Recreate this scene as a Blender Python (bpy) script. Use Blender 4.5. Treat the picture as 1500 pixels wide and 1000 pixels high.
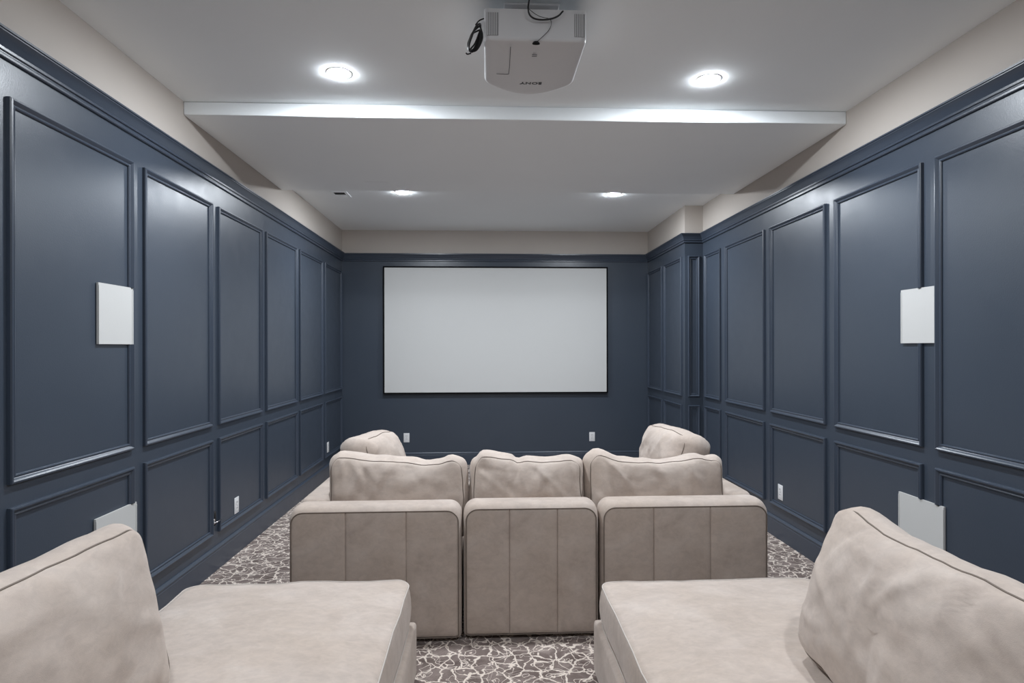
import bpy, bmesh, math, random
from mathutils import Vector, Matrix, noise

# ------------------------------------------------------------------ clear
for o in list(bpy.data.objects): bpy.data.objects.remove(o, do_unlink=True)
SC = bpy.context.scene
COL = SC.collection

# ------------------------------------------------------------------ camera
F_PX, YAW, ROLL, CY_PX, CAM_Z = 880.44, 0.0422, -0.0017, 508.70, 1.48
cam_d = bpy.data.cameras.new('camera'); cam = bpy.data.objects.new('camera', cam_d); COL.objects.link(cam)
cam_d.sensor_width = 36.0; cam_d.sensor_fit = 'HORIZONTAL'
cam_d.lens = F_PX*36.0/1500.0
cam_d.shift_y = (CY_PX-500.0)/1500.0
cam_d.clip_start = 0.02
cam.rotation_mode = 'XYZ'
_r = Vector((math.cos(YAW), -math.sin(YAW), 0)); _d = Vector((0,0,-1)); _f = Vector((math.sin(YAW), math.cos(YAW), 0))
_R = _r*math.cos(ROLL)-_d*math.sin(ROLL); _D = _r*math.sin(ROLL)+_d*math.cos(ROLL)
_m = Matrix((( _R.x, -_D.x, -_f.x), (_R.y, -_D.y, -_f.y), (_R.z, -_D.z, -_f.z)))
cam.matrix_world = Matrix.Translation((0,0,CAM_Z)) @ _m.to_4x4()
SC.camera = cam

# ------------------------------------------------------------------ world, exposure
w = bpy.data.worlds.new('world'); SC.world = w; w.use_nodes = True
w.node_tree.nodes['Background'].inputs[0].default_value = (0.5,0.52,0.55,1)
w.node_tree.nodes['Background'].inputs[1].default_value = 0.02
SC.view_settings.view_transform = 'Standard'; SC.view_settings.look = 'None'
SC.view_settings.gamma = 1.0; SC.view_settings.use_curve_mapping = False
SC.view_settings.exposure = 0.0
LENS_STRENGTH = 1230.0          # emission of a downlight lens

# ------------------------------------------------------------------ room dimensions (metres)
XL, XR, XP = -1.8136, 2.2608, 2.0686
YB, YP, YN = 7.6278, 6.1923, -0.9
H, HS = 2.9577, 2.8766
YS1, YS2 = 3.684, 5.406
ZT, ZB, ZLT, ZLB, ZC = 2.4325, 0.9626, 0.8732, 0.2426, 2.6619

# ------------------------------------------------------------------ materials
def nt(name):
    m = bpy.data.materials.new(name); m.use_nodes = True
    t = m.node_tree; return m, t, t.nodes['Principled BSDF']
def N(t, typ, **kw):
    n = t.nodes.new(typ)
    for k, v in kw.items(): setattr(n, k, v)
    return n
def plain(name, col, rough=0.5, metal=0.0, spec=0.5):
    m, t, b = nt(name)
    b.inputs['Base Color'].default_value = (*col, 1); b.inputs['Roughness'].default_value = rough
    b.inputs['Metallic'].default_value = metal; b.inputs['Specular IOR Level'].default_value = spec
    return m
def noise_tex(t, scale, detail=3, rough=0.5, coord=None, dist=0.0):
    n = N(t, 'ShaderNodeTexNoise'); n.inputs['Scale'].default_value = scale
    n.inputs['Detail'].default_value = detail; n.inputs['Roughness'].default_value = rough
    n.inputs['Distortion'].default_value = dist
    if coord: t.links.new(coord, n.inputs['Vector'])
    return n
def mixrgb(t, fac, a, b, mode='MIX'):
    n = N(t, 'ShaderNodeMix', data_type='RGBA', blend_type=mode)
    for i, v in ((0, fac), (6, a), (7, b)):
        if hasattr(v, 'is_output'): t.links.new(v, n.inputs[i])
        elif i == 0: n.inputs[i].default_value = v
        else: n.inputs[i].default_value = (*v, 1)
    return n.outputs[2]
def ramp(t, src, stops):
    n = N(t, 'ShaderNodeValToRGB'); e = n.color_ramp.elements
    while len(e) < len(stops): e.new(0.5)
    for el, (p, c) in zip(e, stops): el.position = p; el.color = (*c, 1) if len(c) == 3 else c
    t.links.new(src, n.inputs[0]); return n.outputs[0]
def bump(t, b, h, strength, dist=0.01, prev=None):
    n = N(t, 'ShaderNodeBump'); n.inputs['Strength'].default_value = strength; n.inputs['Distance'].default_value = dist
    t.links.new(h, n.inputs['Height'])
    if prev: t.links.new(prev, n.inputs['Normal'])
    t.links.new(n.outputs[0], b.inputs['Normal']); return n.outputs[0]
def coords(t): return N(t, 'ShaderNodeTexCoord').outputs['Object']

def wall_paint(name, col, rough, stipple, var=0.06):
    m, t, b = nt(name); c = coords(t)
    big = noise_tex(t, 2.2, 4, 0.6, c)
    dark = tuple(x*(1-var) for x in col); lite = tuple(x*(1+var) for x in col)
    t.links.new(mixrgb(t, big.outputs[0], dark, lite), b.inputs['Base Color'])
    rn = noise_tex(t, 9, 4, 0.6, c)
    rr = N(t, 'ShaderNodeMapRange'); rr.inputs[3].default_value = rough-0.05; rr.inputs[4].default_value = rough+0.07
    t.links.new(rn.outputs[0], rr.inputs[0]); t.links.new(rr.outputs[0], b.inputs['Roughness'])
    fine = noise_tex(t, 150, 2, 0.5, c)
    bump(t, b, fine.outputs[0], stipple, 0.004)
    return m
M = {}
M['navy'] = wall_paint('navy_semigloss_paint', (0.044, 0.057, 0.079), 0.345, 0.07)
M['navy_trim'] = wall_paint('navy_trim_paint', (0.043, 0.056, 0.080), 0.30, 0.04)
M['beige'] = wall_paint('beige_wall_paint', (0.50, 0.452, 0.410), 0.75, 0.05, 0.03)
M['ceiling'] = wall_paint('white_ceiling_paint', (0.90, 0.935, 0.95), 0.85, 0.05, 0.02)
M['white'] = plain('white_plastic', (0.75, 0.75, 0.76), 0.35)
M['grille'] = wall_paint('white_speaker_grille', (0.55, 0.55, 0.54), 0.55, 0.05, 0.02)
M['proj'] = plain('projector_white', (0.66, 0.66, 0.67), 0.42)
M['proj_dark'] = plain('projector_vent_grey', (0.26, 0.26, 0.265), 0.6)
M['black'] = plain('black_plastic', (0.008, 0.008, 0.009), 0.45)
M['black_felt'] = plain('black_velvet_frame', (0.006, 0.006, 0.007), 0.9, spec=0.1)
M['screen'] = wall_paint('screen_fabric', (0.585, 0.587, 0.58), 0.8, 0.02, 0.01)
M['chrome'] = plain('chrome', (0.7, 0.7, 0.72), 0.22, 1.0)
M['slot'] = plain('dark_slot', (0.03, 0.03, 0.03), 0.6)
M['print'] = plain('grey_print', (0.06, 0.06, 0.065), 0.5)

def lens_mat(name, power):
    m, t, b = nt(name)
    b.inputs['Base Color'].default_value = (0.9,0.9,0.9,1)
    b.inputs['Emission Color'].default_value = (0.925, 0.985, 1.045, 1)
    b.inputs['Emission Strength'].default_value = LENS_STRENGTH*power
    return m
M['lens'] = lens_mat('lit_downlight_lens', 1.0)
M['lens_dim'] = lens_mat('dimmed_downlight_lens', 0.64)

def suede():
    m, t, b = nt('beige_suede_fabric'); c = coords(t)
    mp = N(t, 'ShaderNodeMapping'); mp.inputs['Scale'].default_value = (1.0, 1.5, 1.3); mp.inputs['Rotation'].default_value = (0.3, 0.5, 0.7)
    t.links.new(c, mp.inputs['Vector'])
    n1 = noise_tex(t, 5.0, 6, 0.62, mp.outputs[0], 0.5)
    n2 = noise_tex(t, 26, 5, 0.65, mp.outputs[0], 0.6)
    n3 = noise_tex(t, 2.2, 3, 0.5, c, 0.4)
    a = ramp(t, n1.outputs[0], [(0.32, (0.435,0.362,0.313)), (0.52, (0.498,0.420,0.368)), (0.70, (0.545,0.470,0.418))])
    warm = ramp(t, n3.outputs[0], [(0.42, (0,0,0)), (0.68, (1,1,1))])
    warmf = N(t, 'ShaderNodeMath', operation='MULTIPLY'); warmf.inputs[1].default_value = 0.30
    t.links.new(warm, warmf.inputs[0])
    a2 = mixrgb(t, warmf.outputs[0], a, (0.49,0.39,0.31))
    f2 = ramp(t, n2.outputs[0], [(0.36, (0.90,0.90,0.91)), (0.62, (1.04,1.04,1.04))])
    col = mixrgb(t, 0.75, a2, f2, 'MULTIPLY')
    t.links.new(col, b.inputs['Base Color'])
    b.inputs['Roughness'].default_value = 0.92; b.inputs['Specular IOR Level'].default_value = 0.15
    b.inputs['Sheen Weight'].default_value = 0.22; b.inputs['Sheen Roughness'].default_value = 0.5
    b.inputs['Sheen Tint'].default_value = (1,0.97,0.94,1)
    fine = noise_tex(t, 420, 2, 0.6, c)
    p = bump(t, b, fine.outputs[0], 0.12, 0.003)
    bump(t, b, n2.outputs[0], 0.05, 0.005, p)
    return m
M['suede'] = suede()
def piping_mat():
    m = plain('taupe_piping', (0.20, 0.165, 0.14), 0.85, spec=0.2); return m
M['piping'] = piping_mat()
M['seat_piping'] = plain('beige_piping', (0.50, 0.45, 0.41), 0.85, spec=0.2)

def carpet():
    m, t, b = nt('taupe_crackle_carpet'); c = coords(t)
    # wobble the coordinates so that the cell edges meander
    nz = noise_tex(t, 11, 3, 0.55, c)
    sub = N(t, 'ShaderNodeVectorMath', operation='SUBTRACT'); sub.inputs[1].default_value = (0.5,0.5,0.5)
    t.links.new(nz.outputs['Color'], sub.inputs[0])
    sc = N(t, 'ShaderNodeVectorMath', operation='SCALE'); sc.inputs['Scale'].default_value = 0.10
    t.links.new(sub.outputs[0], sc.inputs[0])
    nz2 = noise_tex(t, 45, 2, 0.5, c)
    sub2 = N(t, 'ShaderNodeVectorMath', operation='SUBTRACT'); sub2.inputs[1].default_value = (0.5,0.5,0.5)
    t.links.new(nz2.outputs['Color'], sub2.inputs[0])
    sc2 = N(t, 'ShaderNodeVectorMath', operation='SCALE'); sc2.inputs['Scale'].default_value = 0.007
    t.links.new(sub2.outputs[0], sc2.inputs[0])
    ad = N(t, 'ShaderNodeVectorMath', operation='ADD'); t.links.new(c, ad.inputs[0]); t.links.new(sc.outputs[0], ad.inputs[1])
    ad2 = N(t, 'ShaderNodeVectorMath', operation='ADD'); t.links.new(ad.outputs[0], ad2.inputs[0]); t.links.new(sc2.outputs[0], ad2.inputs[1])
    def veins(scale, width, soft):
        v = N(t, 'ShaderNodeTexVoronoi', feature='DISTANCE_TO_EDGE', voronoi_dimensions='2D'); v.inputs['Scale'].default_value = scale
        v.inputs['Randomness'].default_value = 1.0
        t.links.new(ad2.outputs[0], v.inputs['Vector'])
        r = N(t, 'ShaderNodeMapRange', interpolation_type='SMOOTHSTEP')
        r.inputs[1].default_value = width; r.inputs[2].default_value = width+soft; r.inputs[3].default_value = 1; r.inputs[4].default_value = 0
        t.links.new(v.outputs['Distance'], r.inputs[0]); return r.outputs[0]
    v1 = veins(10.0, 0.022, 0.040)
    def loops(scale, w, lvl, seedv):          # wandering closed lines: a level curve of soft noise
        mp = N(t, 'ShaderNodeMapping'); mp.inputs['Location'].default_value = seedv; t.links.new(c, mp.inputs['Vector'])
        n = noise_tex(t, scale, 1.5, 0.45, mp.outputs[0], 0.8)
        d = N(t, 'ShaderNodeMath', operation='SUBTRACT'); d.inputs[1].default_value = lvl; t.links.new(n.outputs[0], d.inputs[0])
        a = N(t, 'ShaderNodeMath', operation='ABSOLUTE'); t.links.new(d.outputs[0], a.inputs[0])
        r = N(t, 'ShaderNodeMapRange', interpolation_type='SMOOTHSTEP')
        r.inputs[1].default_value = w; r.inputs[2].default_value = w*2.6; r.inputs[3].default_value = 1; r.inputs[4].default_value = 0
        t.links.new(a.outputs[0], r.inputs[0]); return r.outputs[0]
    l1 = loops(11, 0.007, 0.46, (0,0,0)); l2 = loops(13, 0.006, 0.57, (3.1,1.7,0.4))
    mx0 = N(t, 'ShaderNodeMath', operation='MAXIMUM'); t.links.new(l1, mx0.inputs[0]); t.links.new(l2, mx0.inputs[1])
    mx = N(t, 'ShaderNodeMath', operation='MAXIMUM'); t.links.new(v1, mx.inputs[0]); t.links.new(mx0.outputs[0], mx.inputs[1])
    g = noise_tex(t, 9, 5, 0.65, c, 0.6)
    base = ramp(t, g.outputs[0], [(0.32, (0.115,0.082,0.072)), (0.52, (0.195,0.150,0.135)), (0.70, (0.31,0.250,0.225))])
    tuft = noise_tex(t, 260, 2, 0.6, c)
    tf = ramp(t, tuft.outputs[0], [(0.3, (0.72,0.72,0.72)), (0.7, (1.2,1.2,1.2))])
    col = mixrgb(t, mx.outputs[0], base, (0.78,0.68,0.60))
    col = mixrgb(t, 0.8, col, tf, 'MULTIPLY')
    t.links.new(col, b.inputs['Base Color'])
    b.inputs['Roughness'].default_value = 0.97; b.inputs['Specular IOR Level'].default_value = 0.1
    b.inputs['Sheen Weight'].default_value = 0.15
    p = bump(t, b, tuft.outputs[0], 0.5, 0.006); bump(t, b, mx.outputs[0], 0.25, 0.006, p)
    return m
M['carpet'] = carpet()

# ------------------------------------------------------------------ helpers
def tag(o, label=None, cat=None, group=None, kind=None):
    for k, v in (('label', label), ('category', cat), ('group', group), ('kind', kind)):
        if v: o[k] = v
    return o
def link(name, me, mat, parent=None, smooth=False):
    o = bpy.data.objects.new(name, me); COL.objects.link(o)
    for m in (mat if isinstance(mat, (list, tuple)) else [mat]): me.materials.append(m)
    if smooth is True:
        for p in me.polygons: p.use_smooth = True
    elif smooth:
        me.shade_smooth() if False else None
        for p in me.polygons: p.use_smooth = True
        me.set_sharp_from_angle(angle=smooth)
    if parent: o.parent = parent
    return o
def mesh(name, v, f, mat, parent=None, smooth=False):
    me = bpy.data.meshes.new(name); me.from_pydata([tuple(p) for p in v], [], f); me.validate(); me.update()
    bm = bmesh.new(); bm.from_mesh(me); bmesh.ops.recalc_face_normals(bm, faces=bm.faces); bm.to_mesh(me); bm.free()
    return link(name, me, mat, parent, smooth)
def bmobj(name, bm, mat, parent=None, smooth=False):
    me = bpy.data.meshes.new(name); bmesh.ops.recalc_face_normals(bm, faces=bm.faces); bm.to_mesh(me); bm.free()
    return link(name, me, mat, parent, smooth)
def add_box(bm, a, b, mi=0):
    x0,y0,z0 = a; x1,y1,z1 = b
    vs = [bm.verts.new(p) for p in ((x0,y0,z0),(x1,y0,z0),(x1,y1,z0),(x0,y1,z0),(x0,y0,z1),(x1,y0,z1),(x1,y1,z1),(x0,y1,z1))]
    fs = []
    for q in ((0,3,2,1),(4,5,6,7),(0,1,5,4),(1,2,6,5),(2,3,7,6),(3,0,4,7)):
        f = bm.faces.new([vs[i] for i in q]); f.material_index = mi; fs.append(f)
    return vs, fs
def box(name, a, b, mat, parent=None, bevel=0.0, seg=2):
    bm = bmesh.new(); add_box(bm, a, b)
    if bevel: bmesh.ops.bevel(bm, geom=list(bm.edges), offset=bevel, segments=seg, affect='EDGES', profile=0.5)
    return bmobj(name, bm, mat, parent, math.radians(40) if bevel else False)
def empty(name, loc=(0,0,0), rz=0.0):
    o = bpy.data.objects.new(name, None); COL.objects.link(o); o.location = loc; o.rotation_euler = (0,0,rz)
    o.empty_display_size = 0.1; return o
def tube(name, pts, rad, mat, parent=None, closed=False, n=8, smooth_pts=0):
    pts = [Vector(p) for p in pts]
    for _ in range(smooth_pts):   # chaikin
        q = []
        L = len(pts)
        for i in range(L if closed else L-1):
            a, b = pts[i], pts[(i+1) % L]
            q += [a*0.75+b*0.25, a*0.25+b*0.75]
        if not closed: q = [pts[0]] + q + [pts[-1]]
        pts = q
    v, f = [], []; L = len(pts); up = None
    for i, p in enumerate(pts):
        a = pts[i-1] if (i or closed) else p; b = pts[(i+1) % L] if (i < L-1 or closed) else p
        d = (b-a).normalized() if (b-a).length > 1e-9 else Vector((0,0,1))
        if up is None: up = d.orthogonal().normalized()
        up = (up - d*up.dot(d)); up = up.normalized() if up.length > 1e-6 else d.orthogonal().normalized()
        s = d.cross(up)
        for k in range(n):
            t = 2*math.pi*k/n; v.append(p + up*math.cos(t)*rad + s*math.sin(t)*rad)
    for i in range(L if closed else L-1):
        for k in range(n):
            a = i*n+k; b = i*n+(k+1) % n; c = ((i+1) % L)*n+(k+1) % n; d = ((i+1) % L)*n+k
            f.append((a,b,c,d))
    if not closed: f += [tuple(range(n))[::-1], tuple(range((L-1)*n, L*n))]
    return mesh(name, v, f, mat, parent, True)

# ------------------------------------------------------------------ room shell
def struct(o): o['kind'] = 'structure'; return o
TH = 0.12
def two_tone_wall(name, a, b, split=ZC-0.03):
    bm = bmesh.new()
    add_box(bm, (a[0],a[1],0), (b[0],b[1],split), 0)
    add_box(bm, (a[0],a[1],split), (b[0],b[1],H), 1)
    return struct(bmobj(name, bm, [M['navy'], M['beige']]))
struct(box('floor', (XL-TH, YN-TH, -0.1), (XR+TH, YB+TH, 0.0), M['carpet']))
ceiling = struct(box('ceiling', (XL-TH, YN-TH, H), (XR+TH, YB+TH, H+0.1), M['ceiling']))
box('soffit', (XL, YS1, HS), (XR, YS2, H), M['ceiling'], ceiling, 0.004, 1)
wall_l = two_tone_wall('wall_left', (XL-TH, YN), (XL, YB))
wall_f = two_tone_wall('wall_front', (XL-TH, YB), (XR+TH, YB+TH))
wall_r = two_tone_wall('wall_right', (XR, YN), (XR+TH, YP))
wall_c = two_tone_wall('wall_chase', (XP, YP), (XR+TH, YB))
wall_b = two_tone_wall('wall_back', (XL-TH, YN-TH), (XR+TH, YN), 0.9)

# swept trim round the room, one piece for each wall
PATH = [(XL,YN),(XL,YB),(XP,YB),(XP,YP),(XR,YP),(XR,YN)]
def sweep(names, profile, mat):
    P = [Vector(p) for p in PATH]; nrm = []
    for a, b in zip(P, P[1:]):
        d = (b-a).normalized(); nrm.append(Vector((d.y, -d.x)))
    out = []
    for i, nm in enumerate(names):
        rings = []
        for j in (i, i+1):
            n1 = nrm[j-1] if 0 < j < len(P)-1 else nrm[i]; n2 = nrm[j] if 0 < j < len(P)-1 else nrm[i]
            mit = (n1+n2)/(1+n1.dot(n2))
            rings.append([(P[j].x+mit.x*o, P[j].y+mit.y*o, z) for o, z in profile])
        K = len(profile)
        v = rings[0]+rings[1]; f = [(k, (k+1) % K, K+(k+1) % K, K+k) for k in range(K)]
        f += [tuple(range(K)), tuple(range(K, 2*K))]
        out.append(struct(mesh(nm, v, f, mat, None, math.radians(35))))
    return out
c0 = ZC-0.094
crown = [(0,c0),(0.010,c0),(0.014,c0+0.004),(0.014,c0+0.013),(0.010,c0+0.018),(0.0105,c0+0.022),(0.019,c0+0.025),(0.020,c0+0.034),
         (0.0175,c0+0.037),(0.022,c0+0.046),(0.029,c0+0.060),(0.038,c0+0.073),(0.046,c0+0.080),(0.046,c0+0.084),(0.052,c0+0.086),(0.052,c0+0.094),(0,c0+0.094)]
sweep(['trim_1','trim_2','trim_3','trim_4','trim_5'], crown, M['navy_trim'])
bz = 0.158
base = [(0,0),(0.017,0),(0.017,bz-0.032),(0.0155,bz-0.030),(0.0155,bz-0.024),(0.018,bz-0.021),(0.018,bz-0.014),(0.013,bz-0.008),(0.008,bz-0.003),(0.006,bz),(0,bz)]
sweep(['baseboard_left','baseboard_front','baseboard_chase','baseboard_return','baseboard_right'], base, M['navy_trim'])

# picture-frame panel mouldings
PROF = [(0,0),(0,0.014),(0.003,0.019),(0.009,0.020),(0.014,0.0165),(0.018,0.011),(0.0225,0.008),(0.0245,0.0085),(0.028,0.0105),(0.032,0.0095),(0.035,0.005),(0.035,0)]
def frame_mesh(me_name, o, e1, e2, n, a0, a1, b0, b1, cuts=()):
    """mitred rectangle a0..a1 along e1, b0..b1 along e2; cuts = {side: (from, to)} leaves a gap where a plate is set"""
    o, e1, e2, n = map(Vector, (o, e1, e2, n)); cuts = dict(cuts)
    v, f = [], []; K = len(PROF)
    def piece(ringA, ringB):
        s = len(v); v.extend(ringA+ringB)
        for k in range(K): f.append((s+k, s+(k+1) % K, s+K+(k+1) % K, s+K+k))
        f.append(tuple(range(s, s+K))); f.append(tuple(range(s+K, s+2*K)))
    def P(a, b, h): return o+e1*a+e2*b+n*h
    def hor(b, sgn, lo, hi, key):
        A = [P(a0+w, b+sgn*w, h) for w, h in PROF]; B = [P(a1-w, b+sgn*w, h) for w, h in PROF]
        piece(A, B)
    def ver(a, sgn, key):
        A = [P(a+sgn*w, b0+w, h) for w, h in PROF]; B = [P(a+sgn*w, b1-w, h) for w, h in PROF]
        c = cuts.get(key)
        if not c: piece(A, B); return
        if c[0] > b0: piece(A, [P(a+sgn*w, c[0], h) for w, h in PROF])
        if c[1] < b1: piece([P(a+sgn*w, c[1], h) for w, h in PROF], B)
    hor(b0, 1, a0, a1, 'bottom'); hor(b1, -1, a0, a1, 'top'); ver(a0, 1, 'left'); ver(a1, -1, 'right')
    return v, f
def frame(parent, o, e1, n, a0, a1, b0, b1, cuts=()):
    v, f = frame_mesh('panel_moulding', o, e1, (0,0,1), n, a0, a1, b0, b1, cuts)
    mesh('panel_moulding', v, f, M['navy_trim'], parent, math.radians(30))
PU, PL = (1.499, 1.786), (0.402, 0.690)   # heights of the upper and lower speaker plates
lefts = [(2.3506,3.1519),(3.2498,4.0372),(4.1316,4.9188),(5.0081,5.8106),(5.8948,6.701),(6.795,7.575)]
lefts = [(2.3506-0.89*k, 3.1519-0.89*k) for k in (3,2,1)] + lefts
for a, b in lefts:
    cu = cl = ()
    if abs(a-2.3506) < 1e-3: cu, cl = {'right': PU}, {'right': PL}
    frame(wall_l, (XL,0,0), (0,1,0), (1,0,0), a, b, ZB, ZT, cu)
    frame(wall_l, (XL,0,0), (0,1,0), (1,0,0), a, b, ZLB, ZLT, cl)
rights = [(5.706,6.118),(4.7901,5.5863),(3.9056,4.6892),(3.0178,3.7999),(2.128,2.9233)]
rights += [(2.128-0.885*k, 2.9233-0.885*k) for k in (1,2,3)]
for a, b in rights:
    cu = cl = ()
    if abs(a-3.0178) < 1e-3: cu, cl = {'left': PU}, {'left': PL}
    if abs(a-2.128) < 1e-3: cl = {'right': PL}
    frame(wall_r, (XR,0,0), (0,1,0), (-1,0,0), a, b, ZB, ZT, cu)
    frame(wall_r, (XR,0,0), (0,1,0), (-1,0,0), a, b, ZLB, ZLT, cl)
for a, b in ((6.275,6.8964),(6.985,7.60)):
    frame(wall_c, (XP,0,0), (0,1,0), (-1,0,0), a, b, ZB, ZT); frame(wall_c, (XP,0,0), (0,1,0), (-1,0,0), a, b, ZLB, ZLT)
frame(wall_c, (0,YP,0), (1,0,0), (0,-1,0), 2.100, 2.222, ZB, ZT); frame(wall_c, (0,YP,0), (1,0,0), (0,-1,0), 2.100, 2.222, ZLB, ZLT)

# ------------------------------------------------------------------ downlights
def disc_ring(bm, cx, cy, prof, n=40, cap=True):
    rings = []
    for r, z in prof:
        rings.append([bm.verts.new((cx+r*math.cos(2*math.pi*k/n), cy+r*math.sin(2*math.pi*k/n), z)) for k in range(n)])
    for A, B in zip(rings, rings[1:]):
        for k in range(n): bm.faces.new((A[k], A[(k+1) % n], B[(k+1) % n], B[k]))
    if cap: bm.faces.new(rings[-1])
    return rings
def downlight(x, y, label, lens='lens'):
    e = empty('recessed_downlight', (x, y, H))
    bm = bmesh.new(); disc_ring(bm, 0, 0, [(0.068,0),(0.068,-0.0008),(0.065,-0.0016),(0.060,-0.0018),(0.058,-0.0015),(0.058,0)], cap=False)
    bmobj('trim_ring', bm, M['white'], e, math.radians(40))
    bm = bmesh.new(); disc_ring(bm, 0, 0, [(0.0580,-0.0015),(0.0565,-0.0034),(0.047,-0.0048),(0.031,-0.0056),(0.012,-0.0060)])
    bmobj('lens', bm, M[lens], e, True)
    tag(e, label, 'light', 'recessed ceiling downlights')
downlight(-0.791, 3.272, 'lit round ceiling downlight by the soffit, on the coiled-cable side of the projector')
downlight(1.228, 3.272, 'lit round ceiling downlight by the soffit, on the boxed-corner side of the projector')
downlight(-0.797, 5.764, 'lit round ceiling downlight near the screen, beside the small ceiling vent')
downlight(1.232, 5.764, 'lit round ceiling downlight near the screen, beside the boxed-out panelled corner')

downlight(-0.793, 0.776, 'lit round ceiling downlight over the chaises, on the vent side of the room', 'lens_dim')
downlight(1.226, 0.776, 'lit round ceiling downlight over the chaises, on the boxed-corner side of the room', 'lens_dim')
# ------------------------------------------------------------------ ceiling vent, access panel
ev = empty('ceiling_vent', (-1.400, 5.848, H))
bm = bmesh.new()
for a, b in (((-0.078,-0.105,-0.006),(0.078,-0.078,0)),((-0.078,0.005,-0.006),(0.078,0.105,0)),((-0.078,-0.078,-0.006),(-0.052,0.005,0)),((0.052,-0.078,-0.006),(0.078,0.005,0))): add_box(bm, a, b)
bmobj('frame', bm, M['ceiling'], ev)
box('opening', (-0.052,-0.078,-0.003), (0.052,0.005,-0.001), M['black'], ev)
for k in range(4): box('slat', (-0.052,-0.068+0.019*k,-0.005), (0.052,-0.066+0.019*k,-0.0025), M['slot'], ev)
for k in range(3): box('slat', (-0.052+0.0,0.02+0.026*k,-0.0075), (0.052,0.026+0.026*k,-0.0055), M['ceiling'], ev)
tag(ev, 'small square ceiling vent with a dark slotted opening', 'vent')
ap = box('access_panel', (-1.030,5.10,HS-0.0025), (-0.829,5.355,HS), M['ceiling'], None, 0.001, 1)
tag(ap, 'flush white access panel in the dropped soffit', 'panel')

# ------------------------------------------------------------------ projection screen
scr = empty('projection_screen', (0, YB, 0))
bx0, bx1, bz0, bz1 = -1.294, 1.540, 0.8992, 2.4996
D0, D1 = -0.052, -0.022
bm = bmesh.new(); fw = 0.017
for a, b in (((bx0,D0,bz0),(bx1,D1,bz0+fw)),((bx0,D0,bz1-fw),(bx1,D1,bz1)),((bx0,D0,bz0+fw),(bx0+fw,D1,bz1-fw)),((bx1-fw,D0,bz0+fw),(bx1,D1,bz1-fw))): add_box(bm, a, b)
bmobj('frame', bm, M['black_felt'], scr)
box('screen_surface', (bx0+fw,-0.046,bz0+fw), (bx1-fw,-0.040,bz1-fw), M['screen'], scr)
for xx in (-0.9, 1.14):
    box('wall_bracket', (xx-0.05,D1,bz1-0.12), (xx+0.05,0.0,bz1-0.06), M['black'], scr)
tag(scr, 'large blank white projection screen in a thin black frame', 'screen')

# ------------------------------------------------------------------ speaker plates
def plate(wall, y0, y1, z0, z1, notches, label):
    """thin plate on a side wall, its top edge notched where a moulding runs into it"""
    s = 1 if wall == 'L' else -1; x = XL if wall == 'L' else XR
    e = empty('in_wall_speaker', (x, (y0+y1)/2, z0)); cy = (y0+y1)/2
    pts = [(y0,z0)]
    pts += [(y1,z0),(y1,z1)]
    for c in sorted(notches, reverse=True): pts += [(c+0.013,z1),(c,z1-0.010),(c-0.013,z1)]
    pts.append((y0,z1))
    pts = [(max(y0, min(y1, a)), b) for a, b in pts]
    K = len(pts)
    v = [(s*0.003, a-cy, b-z0) for a, b in pts] + [(s*0.0125, a-cy, b-z0) for a, b in pts]
    f = [(k,(k+1) % K,K+(k+1) % K,K+k) for k in range(K)] + [tuple(range(K)), tuple(range(K,2*K))]
    mesh('grille', v, f, M['grille'], e)
    box('back_box', (min(0,s*0.003), -(y1-y0)/2+0.015, 0.015), (max(0,s*0.003), (y1-y0)/2-0.015, z1-z0-0.015), M['black'], e)
    for ya, yb in ((y0-cy, y0-cy+0.007), (y1-cy-0.007, y1-cy)):
        box('rim', (min(s*0.0125,s*0.0145), ya, 0.0), (max(s*0.0125,s*0.0145), yb, z1-z0-0.012), M['grille'], e)
    tag(e, label, 'speaker', 'in-wall speakers')
plate('L', 2.871, 3.144, *PU, [3.1345], 'white in-wall speaker plate at ear height on the panelled wall with the latch')
plate('L', 2.850, 3.172, *PL, [3.1345], 'white in-wall speaker plate low on the panelled wall with the latch')
plate('R', 2.915, 3.172, *PU, [3.035], 'white in-wall speaker plate at ear height on the wall with the boxed-out corner')
plate('R', 2.869, 3.193, *PL, [3.035, 2.906], 'white in-wall speaker plate low on the wall with the boxed-out corner')

# ------------------------------------------------------------------ outlets
def outlet(loc, rz, label):
    """plate in local xz, facing -y"""
    e = empty('wall_outlet', loc, rz)
    box('cover_plate', (-0.0365,-0.006,-0.058), (0.0365,0,0.058), M['white'], e, 0.003, 2)
    for dz in (0.0205, -0.0205):
        r = box('receptacle', (-0.017,-0.0078,dz-0.0165), (0.017,-0.006,dz+0.0165), M['white'], e, 0.0015, 1)
        for dx in (-0.0065, 0.0065):
            box('slot', (dx-0.0016,-0.0082,dz-0.002), (dx+0.0016,-0.0077,dz+0.008), M['slot'], r)
    box('screw', (-0.003,-0.0075,-0.003), (0.003,-0.006,0.003), M['chrome'], e, 0.001, 1)
    tag(e, label, 'outlet', 'white wall outlets')
outlet((-1.010, YB, 0.345), 0, 'white wall outlet below the screen, at its end away from the boxed-out corner')
outlet((1.343, YB, 0.340), 0, 'white wall outlet below the screen, at its end towards the boxed-out corner')
outlet((XL, 4.432, 0.342), math.pi/2, 'white wall outlet low on a navy panel beside the small latch')
outlet((XL, 6.943, 0.346), math.pi/2, 'white wall outlet low in the last navy side panel before the screen wall')
outlet((XR, 4.535, 0.362), -math.pi/2, 'white wall outlet on the side wall with the boxed-out corner, beside the sofa')
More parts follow.
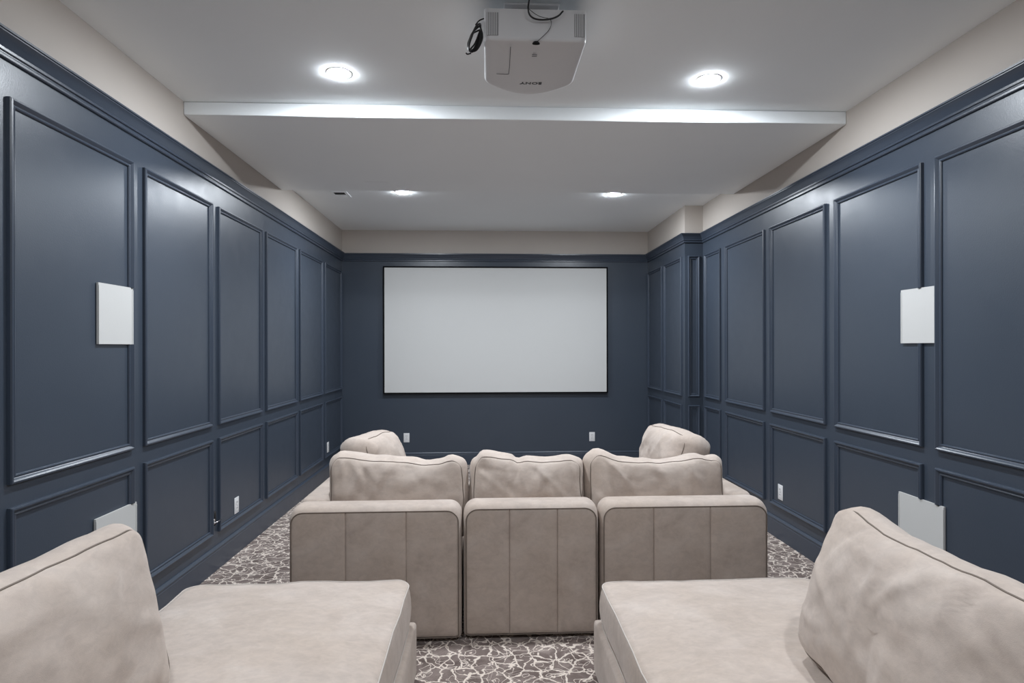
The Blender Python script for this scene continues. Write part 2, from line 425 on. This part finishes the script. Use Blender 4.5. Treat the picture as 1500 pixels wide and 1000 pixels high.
# small latch on the upright of the left wall's moulding
el = empty('wall_latch', (XL, 4.10, 0.30))
box('strap', (0.0,-0.030,0.0), (0.010,-0.010,0.095), M['black'], el, 0.003, 1)
box('plate', (0.0,-0.052,0.012), (0.012,-0.028,0.048), M['chrome'], el, 0.003, 1)
tube('pin', [(0.012,-0.045,0.022),(0.022,-0.02,0.024),(0.024,0.03,0.026)], 0.0035, M['chrome'], el)
tag(el, 'small black and chrome latch on the navy panelling', 'latch')

# ------------------------------------------------------------------ projector
pj = empty('projector', (0.208, 2.72, 2.73))
PX0, PX1 = -0.216, 0.210            # local half widths
def proj_outline(n=10):
    """plan outline: flat rear (towards the viewer), rounded corners and a bowed front"""
    pts = []
    yr, yf = -0.245, 0.175
    def arc(cx, cy, r, a0, a1):
        return [(cx+r*math.cos(a0+(a1-a0)*k/n), cy+r*math.sin(a0+(a1-a0)*k/n)) for k in range(n+1)]
    pts += arc(PX1-0.030, yr+0.030, 0.030, -math.pi/2, 0)
    pts += arc(PX1-0.055, yf-0.035, 0.055, 0, math.pi*0.42)
    m = 14
    xa, ya = pts[-1]; xb = PX0+0.035
    for k in range(1, m): 
        t = k/m; x = xa+(xb-xa)*t; pts.append((x, ya+0.055*math.sin(math.pi*t)))
    pts += arc(PX0+0.055, yf-0.035, 0.055, math.pi*0.58, math.pi)
    pts += arc(PX0+0.030, yr+0.030, 0.030, math.pi, 1.5*math.pi)
    return pts
def dome(x, y): return 0.022*(x/0.21)**2
OUT = proj_outline()
def loft_rings(bm, rings):
    vs = [[bm.verts.new(p) for p in r] for r in rings]
    n = len(rings[0])
    for A, B in zip(vs, vs[1:]):
        for k in range(n): bm.faces.new((A[k], A[(k+1) % n], B[(k+1) % n], B[k]))
    return vs
bm = bmesh.new(); rings = []
cxp = sum(p[0] for p in OUT)/len(OUT); cyp = sum(p[1] for p in OUT)/len(OUT)
def scaled(s, z, inset=0.0):
    r = []
    for x, y in OUT:
        dx, dy = x-cxp, y-cyp; L = math.hypot(dx, dy); k = s*(1-inset/L)
        X, Y = cxp+dx*k, cyp+dy*k; r.append((X, Y, z+dome(X, Y)))
    return r
rings = [scaled(1, 0.132, 0.010), scaled(1, 0.128, 0.0), scaled(1, 0.012, 0.0), scaled(1, 0.005, 0.002), scaled(1, 0.001, 0.006), scaled(1, 0, 0.012), scaled(1, 0, 0.04)]
rings += [scaled(s*0.8, 0) for s in (0.95,0.75,0.5,0.25,0.05)]
vs = loft_rings(bm, rings); bm.faces.new(vs[0]); bm.faces.new(vs[-1])
bmobj('body', bm, M['proj'], pj, math.radians(50))
box('base_plate', (-0.185,-0.215,0.128), (0.135,0.150,0.158), M['proj'], pj, 0.008, 2)
for x0, x1 in ((-0.206,-0.158), (0.158,0.200)):
    vt = box('vent', (x0,-0.2475,0.034), (x1,-0.2440,0.128), M['proj_dark'], pj)
    k = 0
    while x0+0.002+k*0.0075 < x1-0.003:
        box('fin', (x0+0.002+k*0.0075,-0.2500,0.034), (x0+0.0055+k*0.0075,-0.2475,0.128), M['proj'], vt); k += 1
# lamp door seam, sensor eye, lettering
tube('lid_seam', [(-0.106,-0.215,0.0025),(-0.103,0.03,0.0025),(-0.110,0.038,0.003),(-0.16,0.041,0.0065)], 0.0011, M['print'], pj, smooth_pts=1)
bm = bmesh.new(); bmesh.ops.create_uvsphere(bm, u_segments=20, v_segments=10, radius=0.016)
bmesh.ops.bisect_plane(bm, geom=bm.verts[:]+bm.edges[:]+bm.faces[:], plane_co=(0,0,0), plane_no=(0,0,1), clear_inner=True)
bmesh.ops.scale(bm, vec=(1,0.55,0.75), verts=bm.verts); bmesh.ops.translate(bm, vec=(-0.002,-0.245,0.002), verts=bm.verts)
bmobj('sensor_eye', bm, M['black'], pj, True)
def lettering(name, body, size, loc, rot, mat, parent, bold=0.0):
    cu = bpy.data.curves.new(name, 'FONT'); cu.body = body; cu.size = size; cu.align_x = 'CENTER'; cu.align_y = 'CENTER'
    cu.extrude = 0.0006; cu.offset = bold; cu.space_character = 1.12
    tmp = bpy.data.objects.new(name+'_tmp', cu); COL.objects.link(tmp)
    me = bpy.data.meshes.new_from_object(tmp.evaluated_get(bpy.context.evaluated_depsgraph_get()))
    bpy.data.objects.remove(tmp, do_unlink=True)
    o = link(name, me, mat, parent); o.location = loc; o.rotation_euler = rot
    return o
bpy.context.view_layer.update()
lt = lettering('lettering', 'SONY', 0.031, (0.004,0.118,-0.0002), (math.pi,0,math.pi), M['print'], pj, 0.0012)
lt.scale = (1.15, 1.0, 1)
for k, yy in enumerate((-0.158,-0.145)):
    box('mark', (-0.012,yy,-0.0005), (0.010,yy+0.003,0.0008), M['print'], pj)
lf = plain('status_light', (0.5,0.02,0.02), 0.3)
box('status_lamp', (-0.085,0.166,0.012), (-0.078,0.178,0.017), lf, pj)
# ceiling mount
mt = empty('projector_mount', (0.196, 2.70, 2.888))
box('bracket', (-0.062,-0.17,0.0), (0.062,0.10,0.012), M['white'], mt, 0.004, 1)
box('column', (-0.085,-0.10,0.012), (0.085,0.05,0.060), M['white'], mt, 0.004, 1)
box('ceiling_plate', (-0.12,-0.13,0.060), (0.12,0.08,H-2.888), M['white'], mt, 0.004, 1)
tag(pj, 'white projector hung upside down from the ceiling', 'projector')
tag(mt, 'white ceiling bracket carrying the projector', 'bracket')
# cables
cb = tube('power_cable', [(0.206,2.34,2.957),(0.196,2.38,2.93),(0.178,2.42,2.90),(0.172,2.445,2.875),(0.172,2.452,2.862),(0.176,2.455,2.842),(0.190,2.455,2.828),(0.215,2.455,2.821),(0.245,2.455,2.822),(0.275,2.455,2.828),(0.300,2.458,2.842),(0.312,2.458,2.857),(0.316,2.462,2.862)], 0.0036, M['black'], None, smooth_pts=2)
tag(cb, 'black power cable looping behind the projector', 'cable')
wr = tube('sensor_wire', [(0.176,2.452,2.862),(0.20,2.458,2.847),(0.225,2.460,2.835),(0.262,2.458,2.829),(0.268,2.462,2.82),(0.268,2.468,2.805),(0.258,2.470,2.785),(0.235,2.470,2.762),(0.218,2.470,2.746),(0.208,2.473,2.740)], 0.0012, M['black'], None, smooth_pts=2)
tag(wr, 'thin black wire running to the sensor under the projector', 'wire')
cl = empty('coiled_cable', (-0.045, 2.56, 2.76))
rnd = random.Random(4)
for k in range(5):
    pts = []
    for q in range(18):
        a = 2*math.pi*q/18
        la = 0.060-0.004*k+0.003*math.sin(3*a+k); sb = 0.008+0.0055*k
        pts.append((-0.002+0.40*la*math.sin(a)+0.9*sb*math.cos(a), -0.02+0.010*k+0.02*math.cos(a+0.6*k), 0.032+0.90*la*math.sin(a)-0.38*sb*math.cos(a)+0.002*math.sin(5*a+2*k)))
    tube('loop', pts, 0.0035, M['black'], cl, closed=True, smooth_pts=1)
tube('tail', [(-0.02,0.0,-0.03),(-0.035,-0.01,-0.040),(-0.040,-0.015,-0.036)], 0.003, M['black'], cl, smooth_pts=1)
tube('lead', [(0.0,0.0,0.09),(0.015,-0.01,0.105),(0.04,-0.01,0.115)], 0.003, M['black'], cl, smooth_pts=1)
tag(cl, 'black cable coiled up at the side of the projector', 'cable')

# ------------------------------------------------------------------ upholstery builders
def rrect(w, d, r, n=8, m=10):
    """rounded rectangle outline centred on the origin, counter-clockwise, evenly filled straight runs"""
    pts = []
    cor = [(w/2-r, d/2-r, 0), (-w/2+r, d/2-r, 1), (-w/2+r, -d/2+r, 2), (w/2-r, -d/2+r, 3)]
    for i, (cx, cy, q) in enumerate(cor):
        arc = [(cx+r*math.cos(math.pi/2*(q+k/n)), cy+r*math.sin(math.pi/2*(q+k/n))) for k in range(n+1)]
        pts += arc
        nx, ny, nq = cor[(i+1) % 4]
        e = (nx+r*math.cos(math.pi/2*nq), ny+r*math.sin(math.pi/2*nq)); a = arc[-1]
        for k in range(1, m): pts.append((a[0]+(e[0]-a[0])*k/m, a[1]+(e[1]-a[1])*k/m))
    return pts
def slab(w, h, rt, rb, n=8, m=8):
    """upright outline with rounder top corners than bottom corners"""
    cor = [(w/2-rt, h/2-rt, rt, 0), (-w/2+rt, h/2-rt, rt, 1), (-w/2+rb, -h/2+rb, rb, 2), (w/2-rb, -h/2+rb, rb, 3)]
    pts = []
    for i, (cx, cy, r, q) in enumerate(cor):
        arc = [(cx+r*math.cos(math.pi/2*(q+k/n)), cy+r*math.sin(math.pi/2*(q+k/n))) for k in range(n+1)]
        pts += arc; nx, ny, nr, nq = cor[(i+1) % 4]
        e = (nx+nr*math.cos(math.pi/2*nq), ny+nr*math.sin(math.pi/2*nq)); a = arc[-1]
        for k in range(1, m): pts.append((a[0]+(e[0]-a[0])*k/m, a[1]+(e[1]-a[1])*k/m))
    return pts
def inset_pts(pts, d):
    """scale an outline towards its centre so that its sides move in by about d"""
    xs = [p[0] for p in pts]; ys = [p[1] for p in pts]; hw = (max(xs)-min(xs))/2; hh = (max(ys)-min(ys))/2
    cx, cy = (max(xs)+min(xs))/2, (max(ys)+min(ys))/2
    return [(cx+(x-cx)*(1-d/hw), cy+(y-cy)*(1-d/hh)) for x, y in pts]

def cushion(name, W, D, T, r, puff=(0.05,0.05), band=0.02, parent=None, seed=0, edge_amp=0.012, wr_amp=0.010, wr_n=16, pipe=0.0027, pipes=(1,1), pipe_mat='piping', mat='suede', ears=0.0, wr_side=None, sag=0.0, crest=None, rings=18, m=16, n=8):
    """box cushion: two puffed faces (local +z and -z), a band between them, piping on both seams.
       W along x, D along y, T between the seams"""
    rd = random.Random(seed); off = Vector((seed*3.17, seed*1.31, seed*0.7))
    out = rrect(W, D, r, n, m)
    wr = []
    for k in range(wr_n):
        side = wr_side if wr_side is not None and rd.random() < 0.75 else rd.randrange(4)
        u = rd.uniform(-0.9, 0.9)
        if side == 0: p = (u*W/2, D/2); a = -math.pi/2
        elif side == 1: p = (u*W/2, -D/2); a = math.pi/2
        elif side == 2: p = (-W/2, u*D/2); a = 0
        else: p = (W/2, u*D/2); a = math.pi
        a += rd.uniform(-0.75, 0.75)
        wr.append((p[0], p[1], math.cos(a), math.sin(a), rd.uniform(0.12,0.34)*min(W, D)/0.5, rd.uniform(0.012,0.026), rd.choice((-0.6,1))*rd.uniform(0.5,1.0)*wr_amp))
    def wrinkle(x, y):
        h = 0
        for px, py, dx, dy, L, wd, am in wr:
            t = (x-px)*dx+(y-py)*dy; q = -(x-px)*dy+(y-py)*dx
            if -0.02 < t < L*1.6: h += am*math.exp(-(q/wd)**2)*math.exp(-(max(t,0)/L)**2)
        return h
    def warp(p, face=0.0):
        x, y, z = p
        e = noise.noise_vector(Vector((x*5.0, y*5.0, z*2.0))+off)
        e2 = noise.noise_vector(Vector((x*15.0, y*15.0, z*5.0))+off)
        X = x+edge_amp*(e.x+0.35*e2.x); Y = y+edge_amp*(e.y+0.35*e2.y); Z = z+edge_amp*(0.8*e.z+0.4*e2.z)
        cx, cy = abs(x)/(W/2), abs(y)/(D/2)
        k = ears*(cx**6)*(cy**6)
        X += math.copysign(k, x); Y += math.copysign(k, y)
        if crest:
            tx = max(-1, min(1, x/(W/2))); k = 0
            while k < len(crest)-2 and tx > crest[k+1][0]: k += 1
            u = (tx-crest[k][0])/(crest[k+1][0]-crest[k][0]); u = u*u*(3-2*u)
            Y += (crest[k][1]*(1-u)+crest[k+1][1]*u)*max(0, y/(D/2))**2
        if sag: Y -= sag*(1-cx*cx)*max(0, y/(D/2))
        return Vector((X, Y, Z))
    R = []      # rings from the centre of the bottom to the centre of the top
    def face_rings(sign, pf):
        rs = []
        for k in range(1, rings+1):
            s = (k/rings)**0.8
            ring = []
            for x, y in out:
                fx, fy = x*s, y*s
                ax, ay = min(1, abs(fx)/(W/2)), min(1, abs(fy)/(D/2))
                h = pf*((1-ax**2.6)*(1-ay**2.6))**0.55
                if s < 0.985: h += wrinkle(fx, fy)*(min(1, (1-s)*8))+0.06*pf*noise.noise(Vector((fx*7, fy*7, sign*3.0))+off)
                ring.append(warp((fx, fy, sign*(T/2+h))))
            rs.append(ring)
        return rs
    bot = face_rings(-1, puff[1]); top = face_rings(1, puff[0])
    R += bot
    for k in range(1, 6):
        t = k/6; z = -T/2+T*t; o = band*math.sin(math.pi*t)**0.8
        ring = []
        for x, y in inset_pts(out, -o): ring.append(warp((x, y, z)))
        R.append(ring)
    R += top[::-1]
    v = []; f = []; K = len(out)
    for ring in R: v += ring
    for i in range(len(R)-1):
        for k in range(K): f.append((i*K+k, i*K+(k+1) % K, (i+1)*K+(k+1) % K, (i+1)*K+k))
    f.append(tuple(range(K))); f.append(tuple(range((len(R)-1)*K, len(R)*K)))
    o = mesh(name, v, f, M[mat], parent, True)
    for s, use in ((1, pipes[0]), (-1, pipes[1])):
        if use: tube('piping', [warp((x, y, s*T/2)) for x, y in inset_pts(out, -pipe*0.4)], pipe, M[pipe_mat], o, closed=True, n=6)
    return o
def place(o, M4):
    o.matrix_world = M4; return o

def loft_body(name, W, Z0, Z1, Yr, Yf, r, bulge, parent, mat='suede', rear_in=0.008):
    """upright slab: rounded-top outline in xz swept along y from the rear seam Yr to the front Yf, swelling between"""
    zc = (Z0+Z1)/2; hgt = Z1-Z0
    base = slab(W, hgt, r, 0.016)
    def shape(o, y):
        res = []; ox = o*0.5 if o > 0 else o
        for x, z in base: res.append((x*(1+ox/(W/2)), y, max(Z0, zc+z*(1+o/(hgt/2)))))
        return res
    steps = [(0,0.0,-0.010,rear_in),(0,0.0,0.0,rear_in),(0,0,0.0,0.0),(0,0.04,0.35,None),(0,0.12,0.7,None),(0,0.28,0.95,None),(0,0.5,1.0,None),(0,0.72,0.92,None),(0,0.88,0.65,None),(0,0.96,0.25,None),(0,1.0,-0.3,None),(0,1.0,-1.5,None)]
    rings = []
    for i, (_, t, b, ri) in enumerate(steps):
        y = Yr+(Yf-Yr)*t + (ri if ri else 0)
        rings.append(shape(bulge*b if i > 0 else -0.02, y))
    K = len(base); v = []; f = []
    for R in rings: v += R
    for i in range(len(rings)-1):
        for k in range(K): f.append((i*K+k, i*K+(k+1) % K, (i+1)*K+(k+1) % K, (i+1)*K+k))
    f.append(tuple(range(K))); f.append(tuple(range((len(rings)-1)*K, len(rings)*K)))
    return mesh(name, v, f, M[mat], parent, math.radians(50))

def back_panels(W, Z0, Z1, Yr, r, splits, parent):
    """three padded rear panels divided by stitched seams; splits are local x of the seams"""
    xs = [-W/2]+list(splits)+[W/2]; g = 0.0016
    for i in range(3):
        a, b = xs[i]+(g if i else 0.001), xs[i+1]-(g if i < 2 else 0.001)
        nx, nz = 14, 20; v = []; f = []
        for side in (0, 1):
            for j in range(nz+1):
                for k in range(nx+1):
                    u = (1-math.cos(math.pi*k/nx))/2; t = (1-math.cos(math.pi*j/nz))/2
                    x = a+(b-a)*u
                    d = x+W/2 if x < 0 else W/2-x
                    cut = r-math.sqrt(max(0, r*r-(r-d)**2)) if d < r else 0
                    cb = 0.016-math.sqrt(max(0, 0.016**2-(0.016-d)**2)) if d < 0.016 else 0
                    z = Z0+0.002+cb+(Z1-0.002-cut-(Z0+0.002+cb))*t
                    e = min(u*(b-a), (1-u)*(b-a), t*(Z1-Z0), (1-t)*(Z1-Z0))
                    p = 0.0075*(1-math.exp(-e/0.012))+0.0035*(1-math.exp(-e/0.09))
                    y = Yr+0.004-p + 0.003*noise.noise(Vector((x*4+W*7, z*4, i)))*(1-math.exp(-e/0.05)) if side == 0 else Yr+0.010
                    v.append((x, y, z))
        K = (nx+1)*(nz+1)
        for j in range(nz):
            for k in range(nx):
                q = j*(nx+1)+k; f.append((q, q+1, q+nx+2, q+nx+1)); f.append((K+q, K+q+nx+1, K+q+nx+2, K+q+1))
        rim = [k for k in range(nx+1)]+[j*(nx+1)+nx for j in range(1, nz+1)]+[nz*(nx+1)+k for k in range(nx-1, -1, -1)]+[j*(nx+1) for j in range(nz-1, 0, -1)]
        for q in range(len(rim)):
            p0, p1 = rim[q], rim[(q+1) % len(rim)]; f.append((p0, K+p0, K+p1, p1))
        mesh('back_panel', v, f, M['suede'], parent, math.radians(60))

def sofa_module(name, cx, Yr, W, depth, splits, side, label, yaw=0.0):
    """seat module seen from behind. Local: x across, y towards the screen, rear face at y=0"""
    e = empty(name, (cx, Yr, 0), yaw)
    Z0, Z1, TB = 0.024, 0.660, 0.165
    PW = W-0.034
    bf = loft_body('back_frame', PW, Z0, Z1, 0.0, TB, 0.060, 0.030, e)
    back_panels(PW, Z0, Z1, 0.0, 0.060, splits, bf)
    pl = [(x, -0.0005, (Z0+Z1)/2+z) for x, z in slab(PW+0.001, Z1-Z0, 0.060, 0.016)]
    tube('piping', pl, 0.0026, M['piping'], e, closed=True, n=6)
    x0, x1 = -W/2, W/2
    if side:
        xa = x0 if side < 0 else x1-0.165
        bmx = bmesh.new(); add_box(bmx, (xa+0.006,TB+0.01,Z0), (xa+0.159,depth,Z1+0.028))
        bmesh.ops.bevel(bmx, geom=[ed for ed in bmx.edges if max(v.co.z for v in ed.verts) > 0.3], offset=0.045, segments=5, affect='EDGES', profile=0.55)
        bmobj('side_frame', bmx, M['suede'], e, math.radians(50))
        if side < 0: x0 = xa+0.168
        else: x1 = xa-0.003
    box('seat_base', (x0+0.004,TB+0.035,Z0), (x1-0.004,depth,0.262), M['suede'], e, 0.014, 3)
    sw, sd = (x1-x0)-0.03, depth-TB-0.06
    c = cushion('seat_cushion', sw, sd, 0.150, 0.035, (0.028,0.0), 0.010, e, seed=int(abs(cx)*100)+7, edge_amp=0.004, wr_amp=0.004, pipe_mat='seat_piping', rings=8, m=8, n=5)
    c.location = ((x0+x1)/2, TB+0.04+sd/2, 0.262+0.0765)
    for fx in (-W/2+0.07, W/2-0.07):
        for fy in (0.06, depth-0.08):
            bmf = bmesh.new(); bmesh.ops.create_cone(bmf, cap_ends=True, segments=16, radius1=0.02, radius2=0.024, depth=0.024)
            bmesh.ops.translate(bmf, vec=(fx, fy, 0.012), verts=bmf.verts); bmobj('foot', bmf, M['black'], e)
    tag(e, label, 'sofa', 'front row sofa modules')
    return e
YS = 3.04
sofa_module('corner_sofa_module', -0.5585, YS-0.012, 0.864, 0.95, (-0.147, 0.154), -1, 'beige suede corner sofa module of the front row, on the latch side', 0.006)
sofa_module('armless_sofa_module', 0.2265, YS+0.010, 0.698, 0.95, (-0.112, 0.133), 0, 'beige suede armless sofa module in the middle of the front row')
sofa_module('corner_sofa_module', 1.0230, YS+0.012, 0.884, 0.95, (-0.166, 0.130), 1, 'beige suede corner sofa module of the front row, on the boxed-corner side', 0.004)

# loose back cushions: local x across, local y up, local z towards the viewer
def back_cushion(W, Hh, T, x, y, z, lean, seed, label, rz=0.0, roll=0.0, r=0.050, puff=(0.05,0.05), band=0.026, **kw):
    o = cushion('back_cushion', W, Hh, T, r, puff, band, None, seed=seed, **kw)
    # local x -> world x, local y -> world z, local z -> world -y
    B = Matrix(((1,0,0,0),(0,0,-1,0),(0,1,0,0),(0,0,0,1)))
    o.matrix_world = Matrix.Translation((x,y,z)) @ Matrix.Rotation(rz,4,'Z') @ Matrix.Rotation(lean,4,'X') @ Matrix.Rotation(roll,4,'Y') @ B
    tag(o, label, 'cushion', 'loose back cushions')
    return o
T1 = [(-1,0),(-0.9,0.012),(-0.3,0),(0.2,-0.016),(0.45,-0.032),(0.65,-0.024),(0.85,-0.004),(1,-0.012)]
T2 = [(-1,-0.018),(-0.85,0.010),(-0.3,-0.010),(-0.18,-0.024),(0,-0.014),(0.35,-0.020),(0.8,-0.008),(1,-0.020)]
T3 = [(-1,0),(-0.9,0.012),(-0.55,-0.020),(-0.2,-0.030),(0.05,-0.036),(0.35,-0.025),(0.7,-0.012),(0.85,-0.024),(1,-0.015)]
back_cushion(0.695, 0.400, 0.165, -0.4815, 3.325, 0.668, -0.08, 11, 'beige back cushion with dipping top seam on the corner module, latch side', wr_n=12, wr_amp=0.010, wr_side=0, crest=T1, band=0.030, m=26, rings=26)
back_cushion(0.572, 0.400, 0.165, 0.222, 3.340, 0.668, -0.08, 23, 'beige back cushion in the middle of the front row', wr_n=12, wr_amp=0.010, wr_side=0, crest=T2, band=0.030, m=26, rings=26)
back_cushion(0.715, 0.400, 0.165, 0.930, 3.340, 0.668, -0.08, 35, 'wrinkled beige back cushion on the corner module, boxed-corner side', wr_n=11, wr_amp=0.012, wr_side=0, crest=T3, band=0.030, m=26, rings=26)
back_cushion(0.45, 0.465, 0.165, -0.695, 3.790, 0.690, -0.22, 47, 'beige side cushion turned inward against the sofa arm on the latch side', rz=math.pi/2-0.22, roll=0.0, wr_n=18, wr_amp=0.010, edge_amp=0.014, puff=(0.09,0.05), r=0.06)
back_cushion(0.58, 0.49, 0.165, 1.185, 3.820, 0.692, -0.20, 59, 'beige side cushion turned inward against the sofa arm on the boxed-corner side', rz=-math.pi/2+0.10, roll=0.0, wr_n=16, wr_amp=0.010, edge_amp=0.014, puff=(0.09,0.05), r=0.06)

# ------------------------------------------------------------------ near chaises
def chaise(x0, x1, Yf, Yn, side, seed, label, T=0.170):
    """side = -1: its raised side stands at x0, +1: at x1"""
    cx = (x0+x1)/2; e = empty('chaise_lounge', (cx, Yf, 0))
    W = x1-x0; L = Yf-Yn
    bmx = bmesh.new(); add_box(bmx, (-W/2,-L,0.024), (W/2,0,0.258))
    bmesh.ops.bevel(bmx, geom=list(bmx.edges), offset=0.016, segments=3, affect='EDGES', profile=0.5)
    bmobj('base', bmx, M['suede'], e, math.radians(50))
    c = cushion('seat_cushion', W-0.050, L-0.05, T, 0.070, (0.034,0.0), 0.012, e, seed=seed, edge_amp=0.007, wr_amp=0.003, wr_n=20, pipe_mat='seat_piping', pipe=0.0032, rings=18, m=14)
    c.location = (0, -L/2+0.006, 0.258+T/2+0.0015)
    s = side
    xa = -W/2+0.002 if s < 0 else W/2-0.132; xb = xa+0.130
    bmx = bmesh.new(); add_box(bmx, (xa,-L,0.250), (xb,-0.94,0.66))
    bmesh.ops.bevel(bmx, geom=[ed for ed in bmx.edges if max(v.co.z for v in ed.verts) > 0.3], offset=0.045, segments=4, affect='EDGES', profile=0.55)
    bmobj('side_frame', bmx, M['suede'], e, math.radians(50))
    bmx = bmesh.new(); add_box(bmx, (min(xa,-W/2),-L-0.20,0.024), (max(xb,W/2),-L-0.004,0.66))
    bmesh.ops.bevel(bmx, geom=[ed for ed in bmx.edges if max(v.co.z for v in ed.verts) > 0.3], offset=0.045, segments=4, affect='EDGES', profile=0.55)
    bmobj('back_frame', bmx, M['suede'], e, math.radians(50))
    for fx in (-W/2+0.08, W/2-0.08):
        for fy in (-0.08, -L+0.08):
            bmf = bmesh.new(); bmesh.ops.create_cone(bmf, cap_ends=True, segments=16, radius1=0.02, radius2=0.024, depth=0.024)
            bmesh.ops.translate(bmf, vec=(fx, fy, 0.012), verts=bmf.verts); bmobj('foot', bmf, M['black'], e)
    tag(e, label, 'chaise', 'back row chaises')
    return e
chaise(-1.315, -0.314, 2.705, 0.60, -1, 72, 'beige suede chaise lounge behind the front row, on the latch side', 0.184)
chaise(0.478, 1.500, 2.690, 0.60, 1, 83, 'beige suede chaise lounge behind the front row, on the boxed-corner side')
back_cushion(0.74, 0.47, 0.120, -1.058, 1.440, 0.715, -0.20, 97, 'large smooth beige cushion standing on the chaise on the latch side', rz=math.pi/2-0.08, wr_n=14, wr_amp=0.008, m=20, rings=24, r=0.060, puff=(0.06,0.05))
back_cushion(0.86, 0.48, 0.120, 1.135, 1.535, 0.708, -0.33, 109, 'large rumpled beige cushion standing on the chaise on the boxed-corner side', rz=-math.pi/2-0.06, wr_n=14, wr_amp=0.012, sag=0.02, m=20, rings=24, r=0.10, puff=(0.07,0.05))
